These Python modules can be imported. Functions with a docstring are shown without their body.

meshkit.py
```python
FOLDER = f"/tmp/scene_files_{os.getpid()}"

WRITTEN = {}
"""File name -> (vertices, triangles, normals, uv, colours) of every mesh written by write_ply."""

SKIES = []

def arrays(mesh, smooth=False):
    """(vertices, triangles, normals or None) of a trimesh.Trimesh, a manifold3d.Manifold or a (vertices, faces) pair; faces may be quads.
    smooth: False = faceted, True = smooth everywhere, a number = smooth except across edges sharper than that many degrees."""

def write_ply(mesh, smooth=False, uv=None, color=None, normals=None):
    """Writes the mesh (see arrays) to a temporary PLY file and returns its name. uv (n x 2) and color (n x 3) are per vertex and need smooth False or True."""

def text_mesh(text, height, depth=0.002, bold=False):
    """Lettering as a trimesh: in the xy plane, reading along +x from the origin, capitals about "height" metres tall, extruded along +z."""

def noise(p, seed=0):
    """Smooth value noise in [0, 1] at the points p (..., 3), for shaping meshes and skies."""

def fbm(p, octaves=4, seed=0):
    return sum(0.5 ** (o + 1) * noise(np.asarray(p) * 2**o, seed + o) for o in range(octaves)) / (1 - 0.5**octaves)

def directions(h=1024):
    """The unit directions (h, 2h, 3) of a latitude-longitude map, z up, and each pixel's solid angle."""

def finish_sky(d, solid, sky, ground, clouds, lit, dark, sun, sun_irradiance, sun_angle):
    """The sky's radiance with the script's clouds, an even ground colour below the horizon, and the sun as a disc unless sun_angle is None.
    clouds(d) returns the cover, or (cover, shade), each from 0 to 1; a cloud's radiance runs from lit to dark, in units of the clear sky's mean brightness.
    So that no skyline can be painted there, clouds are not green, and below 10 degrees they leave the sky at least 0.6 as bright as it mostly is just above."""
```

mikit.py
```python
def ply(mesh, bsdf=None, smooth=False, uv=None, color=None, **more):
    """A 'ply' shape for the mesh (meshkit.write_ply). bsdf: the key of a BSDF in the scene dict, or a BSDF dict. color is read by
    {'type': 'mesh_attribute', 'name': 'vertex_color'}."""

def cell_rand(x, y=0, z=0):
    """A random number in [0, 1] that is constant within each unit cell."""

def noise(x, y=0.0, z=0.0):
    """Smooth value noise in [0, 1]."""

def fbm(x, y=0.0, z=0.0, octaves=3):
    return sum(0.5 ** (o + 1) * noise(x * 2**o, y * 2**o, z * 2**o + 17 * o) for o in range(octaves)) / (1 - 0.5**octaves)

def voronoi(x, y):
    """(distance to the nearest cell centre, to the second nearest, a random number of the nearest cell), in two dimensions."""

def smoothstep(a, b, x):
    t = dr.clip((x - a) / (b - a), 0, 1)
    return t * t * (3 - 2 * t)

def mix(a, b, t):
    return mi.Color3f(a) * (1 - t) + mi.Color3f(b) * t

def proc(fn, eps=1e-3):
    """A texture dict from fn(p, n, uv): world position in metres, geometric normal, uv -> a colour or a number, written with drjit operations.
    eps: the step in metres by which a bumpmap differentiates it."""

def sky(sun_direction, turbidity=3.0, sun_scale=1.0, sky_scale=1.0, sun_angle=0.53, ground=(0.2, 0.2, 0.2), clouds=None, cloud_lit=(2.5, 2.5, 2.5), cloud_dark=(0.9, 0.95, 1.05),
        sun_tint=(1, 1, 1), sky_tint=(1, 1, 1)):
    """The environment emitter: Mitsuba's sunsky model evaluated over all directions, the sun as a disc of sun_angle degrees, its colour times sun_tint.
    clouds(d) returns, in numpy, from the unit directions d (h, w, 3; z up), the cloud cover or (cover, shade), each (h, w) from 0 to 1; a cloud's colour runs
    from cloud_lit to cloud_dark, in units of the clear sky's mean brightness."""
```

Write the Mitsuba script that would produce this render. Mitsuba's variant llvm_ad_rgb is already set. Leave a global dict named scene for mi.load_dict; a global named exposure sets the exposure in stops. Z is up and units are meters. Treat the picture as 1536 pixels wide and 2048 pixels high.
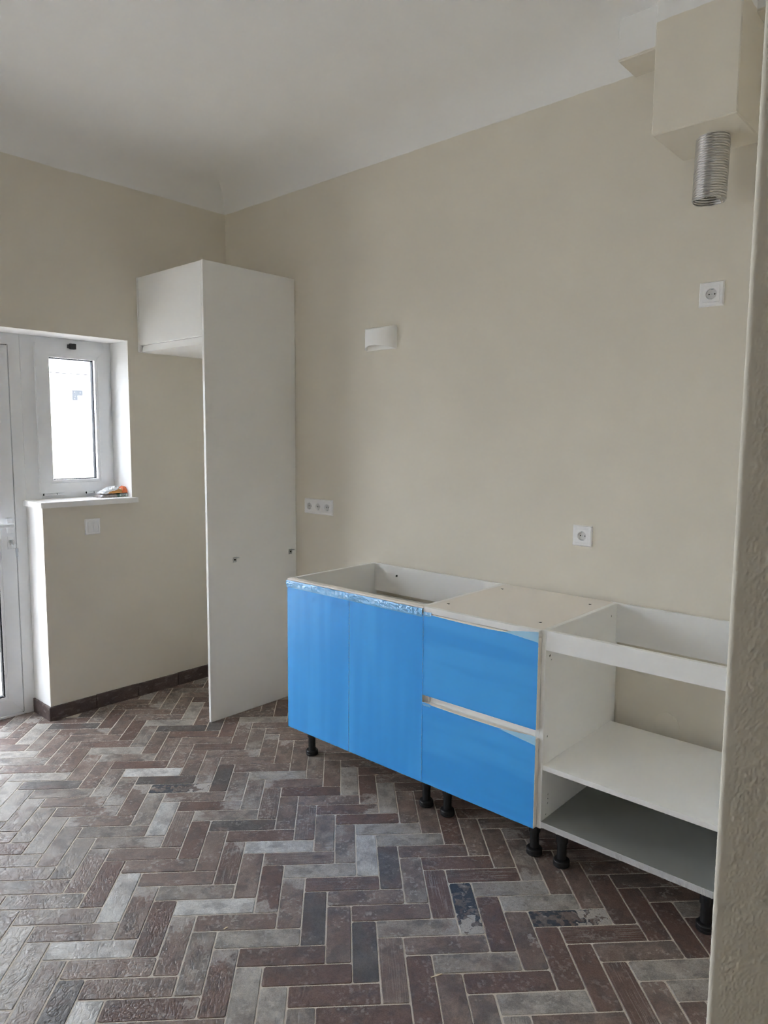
import math, random
import numpy as np, trimesh, manifold3d, shapely
from shapely.geometry import Polygon, box as sbox
import drjit as dr
import mitsuba as mi
import mikit, meshkit
from mikit import proc, noise, fbm, voronoi, cell_rand, smoothstep, mix

T = mi.ScalarTransform4f
scene, labels = {}, {}
rng = np.random.default_rng(7)

# ------------------------------------------------------------------ camera, light, exposure
CAM = np.array([3.7353, -2.6802, 1.5]); F = 1426.2
YAW, PITCH, ROLL = map(math.radians, (42.0584, -5.9622, 0.3956))
FW = np.array([-math.sin(YAW) * math.cos(PITCH), math.cos(YAW) * math.cos(PITCH), math.sin(PITCH)])
RT = np.array([math.cos(YAW), math.sin(YAW), 0]); UP = np.cross(RT, FW)
RT, UP = math.cos(ROLL) * RT + math.sin(ROLL) * UP, -math.sin(ROLL) * RT + math.cos(ROLL) * UP
scene['camera'] = {'type': 'perspective', 'fov_axis': 'x', 'fov': math.degrees(2 * math.atan(768 / F)), 'near_clip': 0.02,
                   'to_world': T().look_at(origin=CAM.tolist(), target=(CAM + FW).tolist(), up=UP.tolist())}
def haze(d):
    """an even bright overcast with soft thinner patches"""
    n = meshkit.fbm(d * np.array([2.2, 2.2, 5.0]) + 3.0, 4, 5)
    return np.clip(0.80 + 0.5 * (n - 0.5), 0, 1), np.clip(0.25 + 0.9 * (n - 0.5), 0, 1)
scene['sky'] = mikit.sky((0.60, -0.22, 0.80), turbidity=4.0, sun_scale=0.05, sky_scale=1.0, ground=(0.4, 0.4, 0.38), sky_tint=(1.06, 1.0, 0.98), sun_tint=(0.84, 1.0, 1.14), sun_angle=3.0,
                         clouds=haze, cloud_lit=(1.77, 1.87, 1.97), cloud_dark=(1.20, 1.29, 1.42))
exposure = 6.06

# ------------------------------------------------------------------ measures (metres)
H, HC = 2.837, 2.972            # where the cream paint ends, the ceiling
XP, YP, HP = 0.6417, -0.598, 2.367   # tall panel: outer face, front edge, top
X1, X2, X3, X4, X5 = 1.262, 1.6611, 2.0605, 2.5603, 3.162   # edges of the base units
YD, YC = -0.596, -0.578         # door fronts, carcass fronts
ZB, ZT = 0.159, 0.8594          # carcass bottom and top
PIER, REV, ZS, ZL = -1.154, -0.659, 1.128, 2.021            # opening in the left wall
FX = -0.2                       # plane of the window and door frame
DL, DW = -2.08, -2.14            # door leaf's far edge, far jamb of the opening
W2 = (-5.05, -3.10, 0.75, 2.30)  # second window of the same wall (y, y, z, z)
SX, SY = 3.518, -1.911          # corner of the wall stub beside the camera
YF = -5.2                       # front wall

# ------------------------------------------------------------------ materials
def C(r, g, b):
    f = lambda v: (v / 255 / 12.92 if v <= 10.3 else ((v / 255 + 0.055) / 1.055) ** 2.4)
    return (f(r), f(g), f(b))

def rgb(c):
    return {'type': 'rgb', 'value': [float(x) for x in c]}

def mat(name, color, rough=0.5, spec=0.5, metallic=0.0, bump=None, scale=1.0, eps=1e-3, **more):
    b = {'type': 'principled', 'base_color': color if isinstance(color, dict) else rgb(color), 'roughness': rough, 'specular': spec, 'metallic': metallic, **more}
    if bump is not None:
        b = {'type': 'bumpmap', 'scale': scale, 'arbitrary': proc(bump, eps), 'bsdf': b}
    scene[name] = {'type': 'twosided', 'bsdf': b}

CREAM, WHITE_PAINT = (0.71, 0.67, 0.585), (0.80, 0.80, 0.79)

def paint(p, n, uv):
    edge = H - 0.004 + 0.004 * noise(p.x * 9 + p.y * 9, 3.1) + 0.003 * noise(p.x * 40 + p.y * 40, 7.7)
    white = dr.maximum(smoothstep(edge - 0.001, edge + 0.001, p.z), smoothstep(-0.003, -0.006, p.x))
    blot = 0.97 + 0.05 * noise(p.x * 3.1, p.y * 3.1, p.z * 3.1)
    return mix(CREAM, WHITE_PAINT, white) * blot

def roller(p, n, uv):
    return noise(p.x * 110, p.y * 110, p.z * 110) + 1.5 * noise(p.x * 14, p.y * 14, p.z * 14)

mat('wall_paint', proc(paint), 0.75, 0.25, bump=roller, scale=0.0005)
mat('wall_plain', proc(paint), 0.7, 0.3)
mat('ceiling_paint', WHITE_PAINT, 0.85, 0.2)
mat('melamine', (0.80, 0.80, 0.785), 0.38, 0.45)
mat('grey_laminate', (0.25, 0.26, 0.245), 0.35, 0.5)
mat('edge_band', (0.78, 0.74, 0.685), 0.45, 0.4)
mat('white_pvc', (0.80, 0.81, 0.83), 0.3, 0.5)
mat('white_plastic', (0.82, 0.82, 0.83), 0.22, 0.5)
mat('white_plaster', (0.90, 0.90, 0.885), 0.6, 0.3)
mat('black_plastic', (0.012, 0.012, 0.013), 0.42, 0.5)
mat('gasket', (0.025, 0.03, 0.035), 0.6, 0.3)
mat('hole_dark', (0.02, 0.018, 0.015), 0.8, 0.1)
mat('steel', (0.55, 0.55, 0.54), 0.3, 0.5, metallic=1.0)
mat('zinc', (0.45, 0.47, 0.48), 0.38, 0.5, metallic=1.0)
mat('socket_grey', (0.62, 0.62, 0.62), 0.3, 0.5)
mat('ribbed', (0.62, 0.62, 0.63), 0.4, 0.5)

def film_color(p, n, uv):
    # stretched plastic sheet: faint streaks of thicker and thinner blue, along the sheet's own roll direction (uv.x)
    s1 = fbm(p.x * 14, p.z * 1.1, 3.0, 3); s2 = fbm(p.x * 2.0 + p.z * 0.6, p.z * 16, 9.0, 3)
    s = dr.select(uv.x > 0.5, s2, s1)
    return mix((0.045, 0.345, 0.86), (0.065, 0.40, 0.92), smoothstep(0.3, 0.7, s))

def film_bump(p, n, uv):
    return fbm(p.x * 6, p.y * 6, p.z * 4, 2)
mat('film', proc(film_color), 0.36, 0.5, bump=film_bump, scale=0.002)
mat('film_loose', (0.20, 0.50, 0.84), 0.10, 1.0, clearcoat=1.0, clearcoat_gloss=0.97)
mat('film_pale', (0.38, 0.64, 0.86), 0.25, 0.7)

def alu_rough(p, n, uv):
    return 0.22 + 0.12 * noise(p.x * 60, p.y * 60, p.z * 25)
scene['aluminium'] = {'type': 'twosided', 'bsdf': {'type': 'principled', 'base_color': rgb((0.62, 0.61, 0.59)), 'metallic': 1.0, 'roughness': proc(alu_rough)}}

def marble(p, n, uv):
    v = fbm(p.x * 16, p.y * 6, p.z * 16, 4)
    return mix((0.84, 0.83, 0.81), (0.62, 0.61, 0.60), smoothstep(0.58, 0.75, v) * 0.6)
mat('sill_stone', proc(marble), 0.3, 0.5)

TH = math.radians(45.5662); CT, ST = math.cos(TH), math.sin(TH)
def noise2(x, y):
    x, y = mi.Float(x), mi.Float(y)
    i, j = dr.floor(x), dr.floor(y)
    t, u = x - i, y - j
    t, u = t * t * (3 - 2 * t), u * u * (3 - 2 * u)
    return dr.lerp(dr.lerp(cell_rand(i, j), cell_rand(i + 1, j), t), dr.lerp(cell_rand(i, j + 1), cell_rand(i + 1, j + 1), t), u)
def fbm2(x, y, z=0.0, octaves=3):
    x, y = x + z * 3.71, y + z * 1.37
    return sum(0.5 ** (o + 1) * noise2(x * 2**o, y * 2**o + 17 * o) for o in range(octaves)) / (1 - 0.5**octaves)
# uv.x = tone number + place along the brick, uv.y = brick's own number + place across it
def brick_color(p, n, uv):
    tone, along = dr.floor(uv.x), uv.x - dr.floor(uv.x)
    seed, across = dr.floor(uv.y), uv.y - dr.floor(uv.y)
    a, b = along * 0.25, across * 0.075
    r1, r2, r3 = cell_rand(seed, 1), cell_rand(seed, 2), cell_rand(seed, 3)
    base = mix((0.130, 0.083, 0.070), (0.172, 0.114, 0.096), r1)                     # 0 dark red brown
    base = dr.select(tone == 1, mix((0.190, 0.145, 0.124), (0.236, 0.181, 0.156), r1), base)   # 1 mid brown
    base = dr.select(tone == 2, mix((0.240, 0.210, 0.187), (0.280, 0.246, 0.217), r1), base)    # 2 grey brown
    base = dr.select(tone == 3, mix((0.098, 0.087, 0.082), (0.130, 0.117, 0.110), r1), base)    # 3 charcoal
    base = dr.select(tone == 4, mix((0.54, 0.53, 0.51), (0.47, 0.46, 0.44), r1), base)     # 4 pale
    base = dr.select(tone == 5, mix((0.19, 0.16, 0.145), (0.15, 0.125, 0.115), r1), base)    # 5 navy and white smears
    base = dr.select(tone == 6, mix((0.38, 0.352, 0.318), (0.315, 0.29, 0.26), r1), base)        # 6 light grey
    big = fbm2(a * 20 + seed * 3.7, b * 26 + seed, 1.0, 3)
    mid = fbm2(a * 90 + seed * 1.3, b * 130, seed, 3)
    fine = fbm2(a * 380, b * 420, seed, 2)
    pale = dr.select((tone == 4) | (tone == 6), 1.0, 0.0)
    col = base * (0.60 + 0.42 * big + 0.38 * mid)
    # cloudy change of hue within one brick: redder here, greyer and darker there
    hue = smoothstep(0.42, 0.68, fbm2(a * 15 + 9, b * 16, seed * 0.7 + 4, 3))
    col = mix(col, mi.Color3f(0.150, 0.090, 0.075), hue * (0.50 - 0.30 * pale))
    dark = smoothstep(0.48, 0.68, fbm2(a * 24 + seed, b * 30, 8.0, 4))
    col = mix(col, mi.Color3f(0.075, 0.070, 0.070), dark * (0.42 - 0.08 * pale))
    wear = smoothstep(0.52, 0.75, fbm2(a * 110 + seed * 5.1, b * 110, 2.0, 4)) * smoothstep(0.45, 0.68, fbm2(a * 18, b * 18, seed * 0.3, 2))
    col = mix(col, mi.Color3f(0.48, 0.455, 0.425), wear * dr.select(tone == 3, 0.22, dr.select(tone == 0, 0.26, 0.42)))
    # brushed scratches across some bricks
    scr = smoothstep(0.60, 0.78, noise2(a * 16 + seed, b * 560)) * smoothstep(0.78, 0.84, r2)
    col = mix(col, mi.Color3f(0.36, 0.33, 0.30), scr * 0.4)
    # cement smear at one end of some bricks
    end = dr.select(r2 > 0.5, along, 1 - along)
    smear = smoothstep(0.26, 0.10, end + (big - 0.5) * 0.7 + (mid - 0.5) * 0.3) * smoothstep(0.70, 0.74, r3) * dr.select(tone == 3, 0.0, 1.0)
    col = mix(col, mi.Color3f(0.46, 0.435, 0.405), smear * (0.25 + 0.6 * mid))
    # tone 5: navy stain with a ragged edge and bare pale end
    jag = fbm2(a * 60 + seed, b * 60, 5.0, 4)
    navy = smoothstep(0.44, 0.56, jag + 0.22 * (dr.abs(across - 0.5) * 2) - 0.10 + 0.2 * dr.abs(along - 0.45))
    bare = smoothstep(0.02, 0.06, along - 0.70 + (jag - 0.5) * 0.9)
    col = dr.select(tone == 5, mix(mix(col, mi.Color3f(0.035, 0.048, 0.065), navy * 0.85), mi.Color3f(0.42, 0.39, 0.36), bare), col)
    return dr.clip(col * (0.74 + 0.52 * fine), 0.0, 1.0)

def brick_bump(p, n, uv):
    e1, e2 = p.x * CT + p.y * ST, p.x * ST - p.y * CT
    w = fbm2(e1 * 30 + 3 * noise2(e2 * 25, 0.0), e2 * 30, 0.0, 3)
    r = dr.abs(fbm2(e1 * 85 + 40, e2 * 60, 3.0, 2) - 0.5)
    return 1.4 * w + 0.8 * smoothstep(0.0, 0.12, r) + 0.25 * noise2(e1 * 330, e2 * 330)

def brick_rough(p, n, uv):
    return 0.36 + 0.20 * fbm2(p.x * 45, p.y * 45, 1.0, 2)
scene['brick'] = {'type': 'twosided', 'bsdf': {'type': 'bumpmap', 'scale': 0.0014, 'arbitrary': proc(brick_bump, 1.2e-3),
                  'bsdf': {'type': 'principled', 'base_color': proc(brick_color), 'roughness': proc(brick_rough), 'specular': 0.55}}}
mat('grout', proc(lambda p, n, uv: mix((0.50, 0.45, 0.39), (0.60, 0.545, 0.48), fbm(p.x * 40, p.y * 40, 0.0, 3))), 0.85, 0.2)
mat('court_plaster', proc(lambda p, n, uv: mix((0.74, 0.745, 0.75), (0.80, 0.80, 0.80), fbm(p.y * 1.5, p.z * 1.5, 0.0, 3))), 0.85, 0.2)
mat('court_stone', proc(lambda p, n, uv: mix((0.45, 0.40, 0.34), (0.62, 0.57, 0.50), fbm(p.x * 9, p.y * 9, 0.0, 4))), 0.8, 0.2)
mat('bracket_grey', (0.045, 0.05, 0.058), 0.5, 0.4)
mat('cork_wood', proc(lambda p, n, uv: mix((0.62, 0.50, 0.36), (0.75, 0.66, 0.52), noise(p.x * 300, p.y * 300))), 0.7, 0.2)
mat('cap_grey', (0.62, 0.58, 0.48), 0.6, 0.3)
scene['glass'] = {'type': 'thindielectric', 'int_ior': 1.5}

# ------------------------------------------------------------------ mesh helpers
def hull(pts):
    m = manifold3d.Manifold.hull_points(np.asarray(pts, float))
    return m

def tm(m):
    if isinstance(m, trimesh.Trimesh):
        return m
    g = m.to_mesh()
    return trimesh.Trimesh(np.array(g.vert_properties[:, :3], float), np.array(g.tri_verts), process=False)

def bx(x0, x1, y0, y1, z0, z1, r=0.0008):
    """box with chamfered edges"""
    x0, x1, y0, y1, z0, z1 = min(x0, x1), max(x0, x1), min(y0, y1), max(y0, y1), min(z0, z1), max(z0, z1)
    r = min(r, (x1 - x0) / 3, (y1 - y0) / 3, (z1 - z0) / 3)
    P = []
    for x, dx in ((x0, r), (x1, -r)):
        for y, dy in ((y0, r), (y1, -r)):
            for z, dz in ((z0, r), (z1, -r)):
                P += [(x, y + dy, z + dz), (x + dx, y, z + dz), (x + dx, y + dy, z)]
    return tm(hull(P))

def cyl(c0, c1, r0, r1=None, n=24):
    r1 = r0 if r1 is None else r1
    c0, c1 = np.array(c0, float), np.array(c1, float)
    z = (c1 - c0) / np.linalg.norm(c1 - c0)
    x = np.cross(z, [0, 0, 1] if abs(z[2]) < 0.9 else [1, 0, 0]); x /= np.linalg.norm(x); y = np.cross(z, x)
    a = np.arange(n) * 2 * np.pi / n
    ring = np.cos(a)[:, None] * x + np.sin(a)[:, None] * y
    return tm(hull(np.vstack([c0 + ring * r0, c1 + ring * r1])))

def lathe(prof, center, n=32):
    """prof: (r, z) list, closed loop around a solid of revolution about z"""
    m = trimesh.creation.revolve(np.array(prof, float), sections=n)
    m.apply_translation(center)
    return m

def cat(*ms):
    return trimesh.util.concatenate([tm(m) for m in ms])

def prism(poly, axis, a0, a1):
    """shapely polygon extruded along axis 0 (polygon is (y, z)) / 1 (polygon is (x, z)) / 2 (x, y)"""
    m = trimesh.creation.extrude_polygon(poly, a1 - a0, engine='earcut')
    v = np.array(m.vertices)
    u, w, h = v[:, 0], v[:, 1], v[:, 2] + a0
    out = {0: (h, u, w), 1: (u, h, w), 2: (u, w, h)}[axis]
    m = trimesh.Trimesh(np.stack(out, 1), m.faces if axis != 1 else np.array(m.faces)[:, ::-1], process=False)
    return m

def rev(m, mat4):
    m = m.copy(); m.apply_transform(mat4); return m

def tube(points, r, n=8):
    P = np.array(points, float); ms = []
    for a, b in zip(P[:-1], P[1:]):
        ms.append(cyl(a, b, r, n=n))
    for q in P[1:-1]:
        s = trimesh.creation.icosphere(1, r); s.apply_translation(q); ms.append(s)
    return cat(*ms)

def add(key, mesh, bsdf, smooth=False, **kw):
    base, n = key, 1
    while key in scene:
        key = f'{base}_{n:03d}'; n += 1
    scene[key] = mikit.ply(tm(mesh), bsdf, smooth, **kw)
    return key

def lab(key, label=None, category=None, group=None, kind=None):
    d = {k: v for k, v in dict(label=label, category=category, group=group, kind=kind).items() if v}
    labels[key] = {**labels.get(key, {}), **d}

# ------------------------------------------------------------------ the room's shell
add('floor', bx(-0.35, 6.6, YF - 0.2, 1.2, -0.2, -0.0016), 'grout'); lab('floor', 'herringbone floor of worn brown and grey brick tiles with pale grout', 'floor', kind='structure')
add('ceiling', cat(bx(-0.35, 6.6, YF - 0.2, 1.2, HC, HC + 0.3)), 'ceiling_paint'); lab('ceiling', 'plain white plastered ceiling', 'ceiling', kind='structure')

opening = shapely.union_all([sbox(DW, -0.2, PIER, ZL), sbox(PIER - 0.01, ZS, REV, ZL), sbox(*[W2[i] for i in (0, 2, 1, 3)])])
left = sbox(YF - 0.2, -0.2, 0.2, HC).difference(opening)
add('wall_left', prism(left, 0, -0.35, 0.0), 'wall_paint'); lab('wall_left', 'cream wall with the garden door, the small window and deep white reveals', 'wall', kind='structure')
add('wall_back', bx(-0.35, 6.6, 0.0, 0.2, -0.2, HC), 'wall_paint'); lab('wall_back', 'long cream painted wall behind the base cabinets', 'wall', kind='structure')
add('wall_front', bx(-0.35, 6.6, YF - 0.2, YF, -0.2, HC), 'wall_paint'); lab('wall_front', 'cream wall of the room opposite the cabinets', 'wall', kind='structure')
stub = Polygon([(SX - 0.021, 0.0), (SX, SY), (SX + 0.60, SY + 0.38), (SX + 0.60, 0.0)])
def stub_wall():
    """outline swept up to the ceiling; close to the corner the plaster's stipple is modelled"""
    core = stub.buffer(-0.004).buffer(0.004, quad_segs=4)
    ring_ = np.array(shapely.geometry.polygon.orient(core, 1.0).exterior.coords)[:-1]
    j = np.argmin(np.linalg.norm(ring_ - np.array([SX + 0.60, 0.0]), axis=1)); ring_ = np.roll(ring_, -j, axis=0)   # start at the back corner
    loop = np.vstack([ring_, ring_[:1]]); d = np.r_[0, np.cumsum(np.linalg.norm(np.diff(loop, axis=0), axis=1))]
    corner = d[np.argmin(np.linalg.norm(loop - np.array([SX, SY]), axis=1))]
    s_ = np.unique(np.round(np.concatenate([d[:-1], np.arange(corner - 0.02, corner + 0.27, 0.0009)]), 5))
    s_ = s_[np.r_[True, np.diff(s_) > 3e-4]]
    xy = np.stack([np.interp(s_, d, loop[:, k]) for k in (0, 1)], 1)
    tg = np.roll(xy, -1, axis=0) - np.roll(xy, 1, axis=0); tg /= np.linalg.norm(tg, axis=1, keepdims=True); nr = np.stack([tg[:, 1], -tg[:, 0]], 1)
    z = np.unique(np.concatenate([[-0.2, HC + 0.01], np.arange(0.45, 2.25, 0.0011)]))
    S_, Z_ = np.meshgrid(s_, z, indexing='ij')
    near = np.clip((S_ - corner + 0.018) / 0.01, 0, 1) * np.clip((corner + 0.265 - S_) / 0.03, 0, 1) * np.clip((Z_ - 0.46) / 0.02, 0, 1) * np.clip((2.24 - Z_) / 0.02, 0, 1)
    near = near * (0.3 + 0.7 * np.clip((np.abs(S_ - corner) - 0.004) / 0.010, 0, 1))
    q = np.stack([S_ * 520, Z_ * 390, 0 * S_], -1)
    a1 = meshkit.noise(q, 3); a2 = meshkit.noise(q * 0.5 + 7, 4); a3 = meshkit.noise(q * 0.18, 5)
    hgt = near * (0.0021 * np.clip(a1 * 0.68 + a2 * 0.32 - 0.33, 0, 1) + 0.0003 * a3)
    V = np.stack([xy[:, None, 0] + nr[:, None, 0] * hgt, xy[:, None, 1] + nr[:, None, 1] * hgt, Z_], -1)
    m_, n_ = S_.shape
    i, k = np.meshgrid(np.arange(m_), np.arange(n_ - 1), indexing='ij'); i, k = i.ravel(), k.ravel(); i2 = (i + 1) % m_
    Q = np.c_[i * n_ + k, i2 * n_ + k, i2 * n_ + k + 1, i * n_ + k + 1]
    return trimesh.Trimesh(V.reshape(-1, 3), np.vstack([Q[:, [0, 1, 2]], Q[:, [0, 2, 3]]]), process=False)
add('wall_right', stub_wall(), 'wall_plain', True)
lab('wall_right', 'rough plastered end of the partition wall close to the viewer', 'wall', kind='structure')
add('wall_hall', bx(6.2, 6.4, YF, 0.0, -0.2, HC), 'wall_paint'); lab('wall_hall', 'cream wall at the far side of the adjoining space', 'wall', kind='structure')

def cove(along):
    """concave strip between wall and ceiling; profile (d from the wall, z)"""
    t = np.linspace(0, 1, 13)[:, None]
    p0, p1, p2 = np.array([0.0, H]), np.array([0.045, HC]), np.array([0.175, HC])
    curve = (1 - t) ** 2 * p0 + 2 * t * (1 - t) * p1 + t ** 2 * p2
    return Polygon(np.vstack([curve, [[0.175, HC + 0.002], [-0.0, HC + 0.002]]]))
cv = cove(0)
m = prism(shapely.affinity.scale(cv, -1, 1, origin=(0, 0)), 0, -0.0, SX + 0.05)
add('trim_1', m, 'ceiling_paint', 35); lab('trim_1', 'white curved cove along the top of the long cream wall', 'cove', kind='structure')
m = prism(cv, 1, YF, 0.0)
add('trim_2', m, 'ceiling_paint', 35); lab('trim_2', 'white curved cove above the garden door wall', 'cove', kind='structure')

# plastered boxing around the flue: shallow upper box and the deeper one the duct comes out of
def arris(x0, x1, y0, y1, z0, z1, r=0.006):
    return bx(x0, x1, y0, y1, z0, z1, r)
add('flue_boxing__upper_box', arris(2.548, 3.2, -0.142, 0.01, H - 0.009, HC + 0.01, 0.003), 'wall_paint')
add('flue_boxing__lower_box', arris(2.737, 3.0, -0.281, 0.01, 2.487, HC + 0.01, 0.004), 'wall_paint')
lab('flue_boxing', 'cream plastered boxing with white top, high on the wall above the open cabinet', 'duct boxing')

# ------------------------------------------------------------------ garden door and window in one white frame
fr0, fr1 = FX - 0.06, FX          # depth of the fixed frame
def member(y0, y1, z0, z1, x0=fr0, x1=fr1, r=0.002):
    return bx(x0, x1, y0, y1, z0, z1, r)
add('window_1__frame', cat(member(PIER, -1.07, ZS, ZL), member(-0.70, REV, ZS, ZL), member(-1.07, -0.70, 1.975, ZL), member(-1.07, -0.70, ZS, 1.195)), 'white_pvc')
s0, s1 = FX - 0.045, FX + 0.018
def ring(y0, y1, z0, z1, wy, wz, x0, x1, wz2=None):
    wz2 = wz if wz2 is None else wz2
    g = 0.0004
    a = prism(Polygon([(y0, z0), (y0, z1), (y0 + wy, z1 - wz), (y0 + wy, z0 + wz2)]), 0, x0, x1)
    b = prism(Polygon([(y1, z0), (y1 - wy, z0 + wz2), (y1 - wy, z1 - wz), (y1, z1)]), 0, x0, x1)
    c = prism(Polygon([(y0 + g, z1), (y1 - g, z1), (y1 - wy - g, z1 - wz), (y0 + wy + g, z1 - wz)]), 0, x0, x1 - 0.0006)
    d = prism(Polygon([(y0 + g, z0), (y0 + wy + g, z0 + wz2), (y1 - wy - g, z0 + wz2), (y1 - g, z0)]), 0, x0, x1 - 0.0006)
    return cat(a, b, c, d)
add('window_1__sash', cat(ring(-1.083, -0.690, 1.188, 1.984, 0.056, 0.053, s0, s1),
                          ring(-1.028, -0.745, 1.242, 1.932, 0.016, 0.016, s0 + 0.01, s1 - 0.003)), 'white_pvc')
add('window_1__gasket', ring(-1.0125, -0.7605, 1.2575, 1.9165, 0.005, 0.005, FX - 0.03, FX - 0.008), 'gasket')
add('window_1__pane', trimesh.Trimesh(np.array([[FX - 0.025, y, z] for y, z in ((-1.011, 1.259), (-0.762, 1.259), (-0.762, 1.915), (-1.011, 1.915))]), np.array([[0, 1, 2], [0, 2, 3]]), process=False), 'glass')
for y0, y1 in ((-1.066, -0.955), (-0.832, -0.765)):
    ym = y0 + 0.62 * (y1 - y0)
    h = add('window_1__hinge', cat(cyl((s1 - 0.004, y0, 1.181), (s1 - 0.004, ym - 0.002, 1.181), 0.0055, n=16), cyl((s1 - 0.004, ym + 0.002, 1.181), (s1 - 0.004, y1, 1.181), 0.0052, n=16)), 'white_pvc', 40)
    add(h + '__pin', cat(cyl((s1 - 0.004, y0 - 0.003, 1.181), (s1 - 0.004, y0, 1.181), 0.0058, n=16), cyl((s1 - 0.004, ym - 0.002, 1.181), (s1 - 0.004, ym + 0.002, 1.181), 0.0045, n=16)), 'black_plastic', 40)
add('window_1__latch', cat(bx(s1 - 0.002, s1 + 0.014, -0.902, -0.868, 1.966, 1.996, 0.002), bx(s1 - 0.002, s1 + 0.009, -0.912, -0.902, 1.97, 1.99, 0.001)), 'black_plastic')
lab('window_1__latch', 'small black latch')
lab('window_1', 'small white framed window with a black latch above its stone sill', 'window', kind='structure')
sill = Polygon([(FX - 0.01, PIER - 0.018), (0.03, PIER - 0.018), (0.03, -0.637), (0.0, -0.637), (0.0, REV), (FX - 0.01, REV)])
sm = prism(sill, 2, ZS, 1.1565)
add('window_sill', sm, 'sill_stone'); lab('window_sill', 'white stone sill under the small window, resting on the wall pier', 'window sill')

add('door_1__frame', cat(member(-1.212, PIER - 0.0, -0.003, ZL, fr0, fr1), member(DW, DW + 0.05, -0.003, ZL), member(DW, PIER, 1.962, ZL), member(DW, -1.2, -0.003, 0.012, fr0 - 0.02, fr1)), 'white_pvc')
for D0, D1 in ((DL - 0.01, -1.2165),):
    lf = add('door_1__leaf', cat(ring(D0, D1, 0.016, 1.9585, 0.072, 0.072, s0, FX + 0.002, 0.085), ring(D0 + 0.07, D1 - 0.07, 0.098, 1.889, 0.016, 0.016, s0 + 0.01, FX - 0.001)), 'white_pvc')
    add(lf + '__gasket', ring(D0 + 0.0855, D1 - 0.0855, 0.1135, 1.8735, 0.008, 0.008, FX - 0.03, FX - 0.006), 'gasket')
    q = [(D0 + 0.088, 0.116), (D1 - 0.088, 0.116), (D1 - 0.088, 1.871), (D0 + 0.088, 1.871)]
    add(lf + '__pane', trimesh.Trimesh(np.array([[FX - 0.025, y, z] for y, z in q]), np.array([[0, 1, 2], [0, 2, 3]]), process=False), 'glass')
D0, D1 = DL - 0.01, -1.2165
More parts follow.
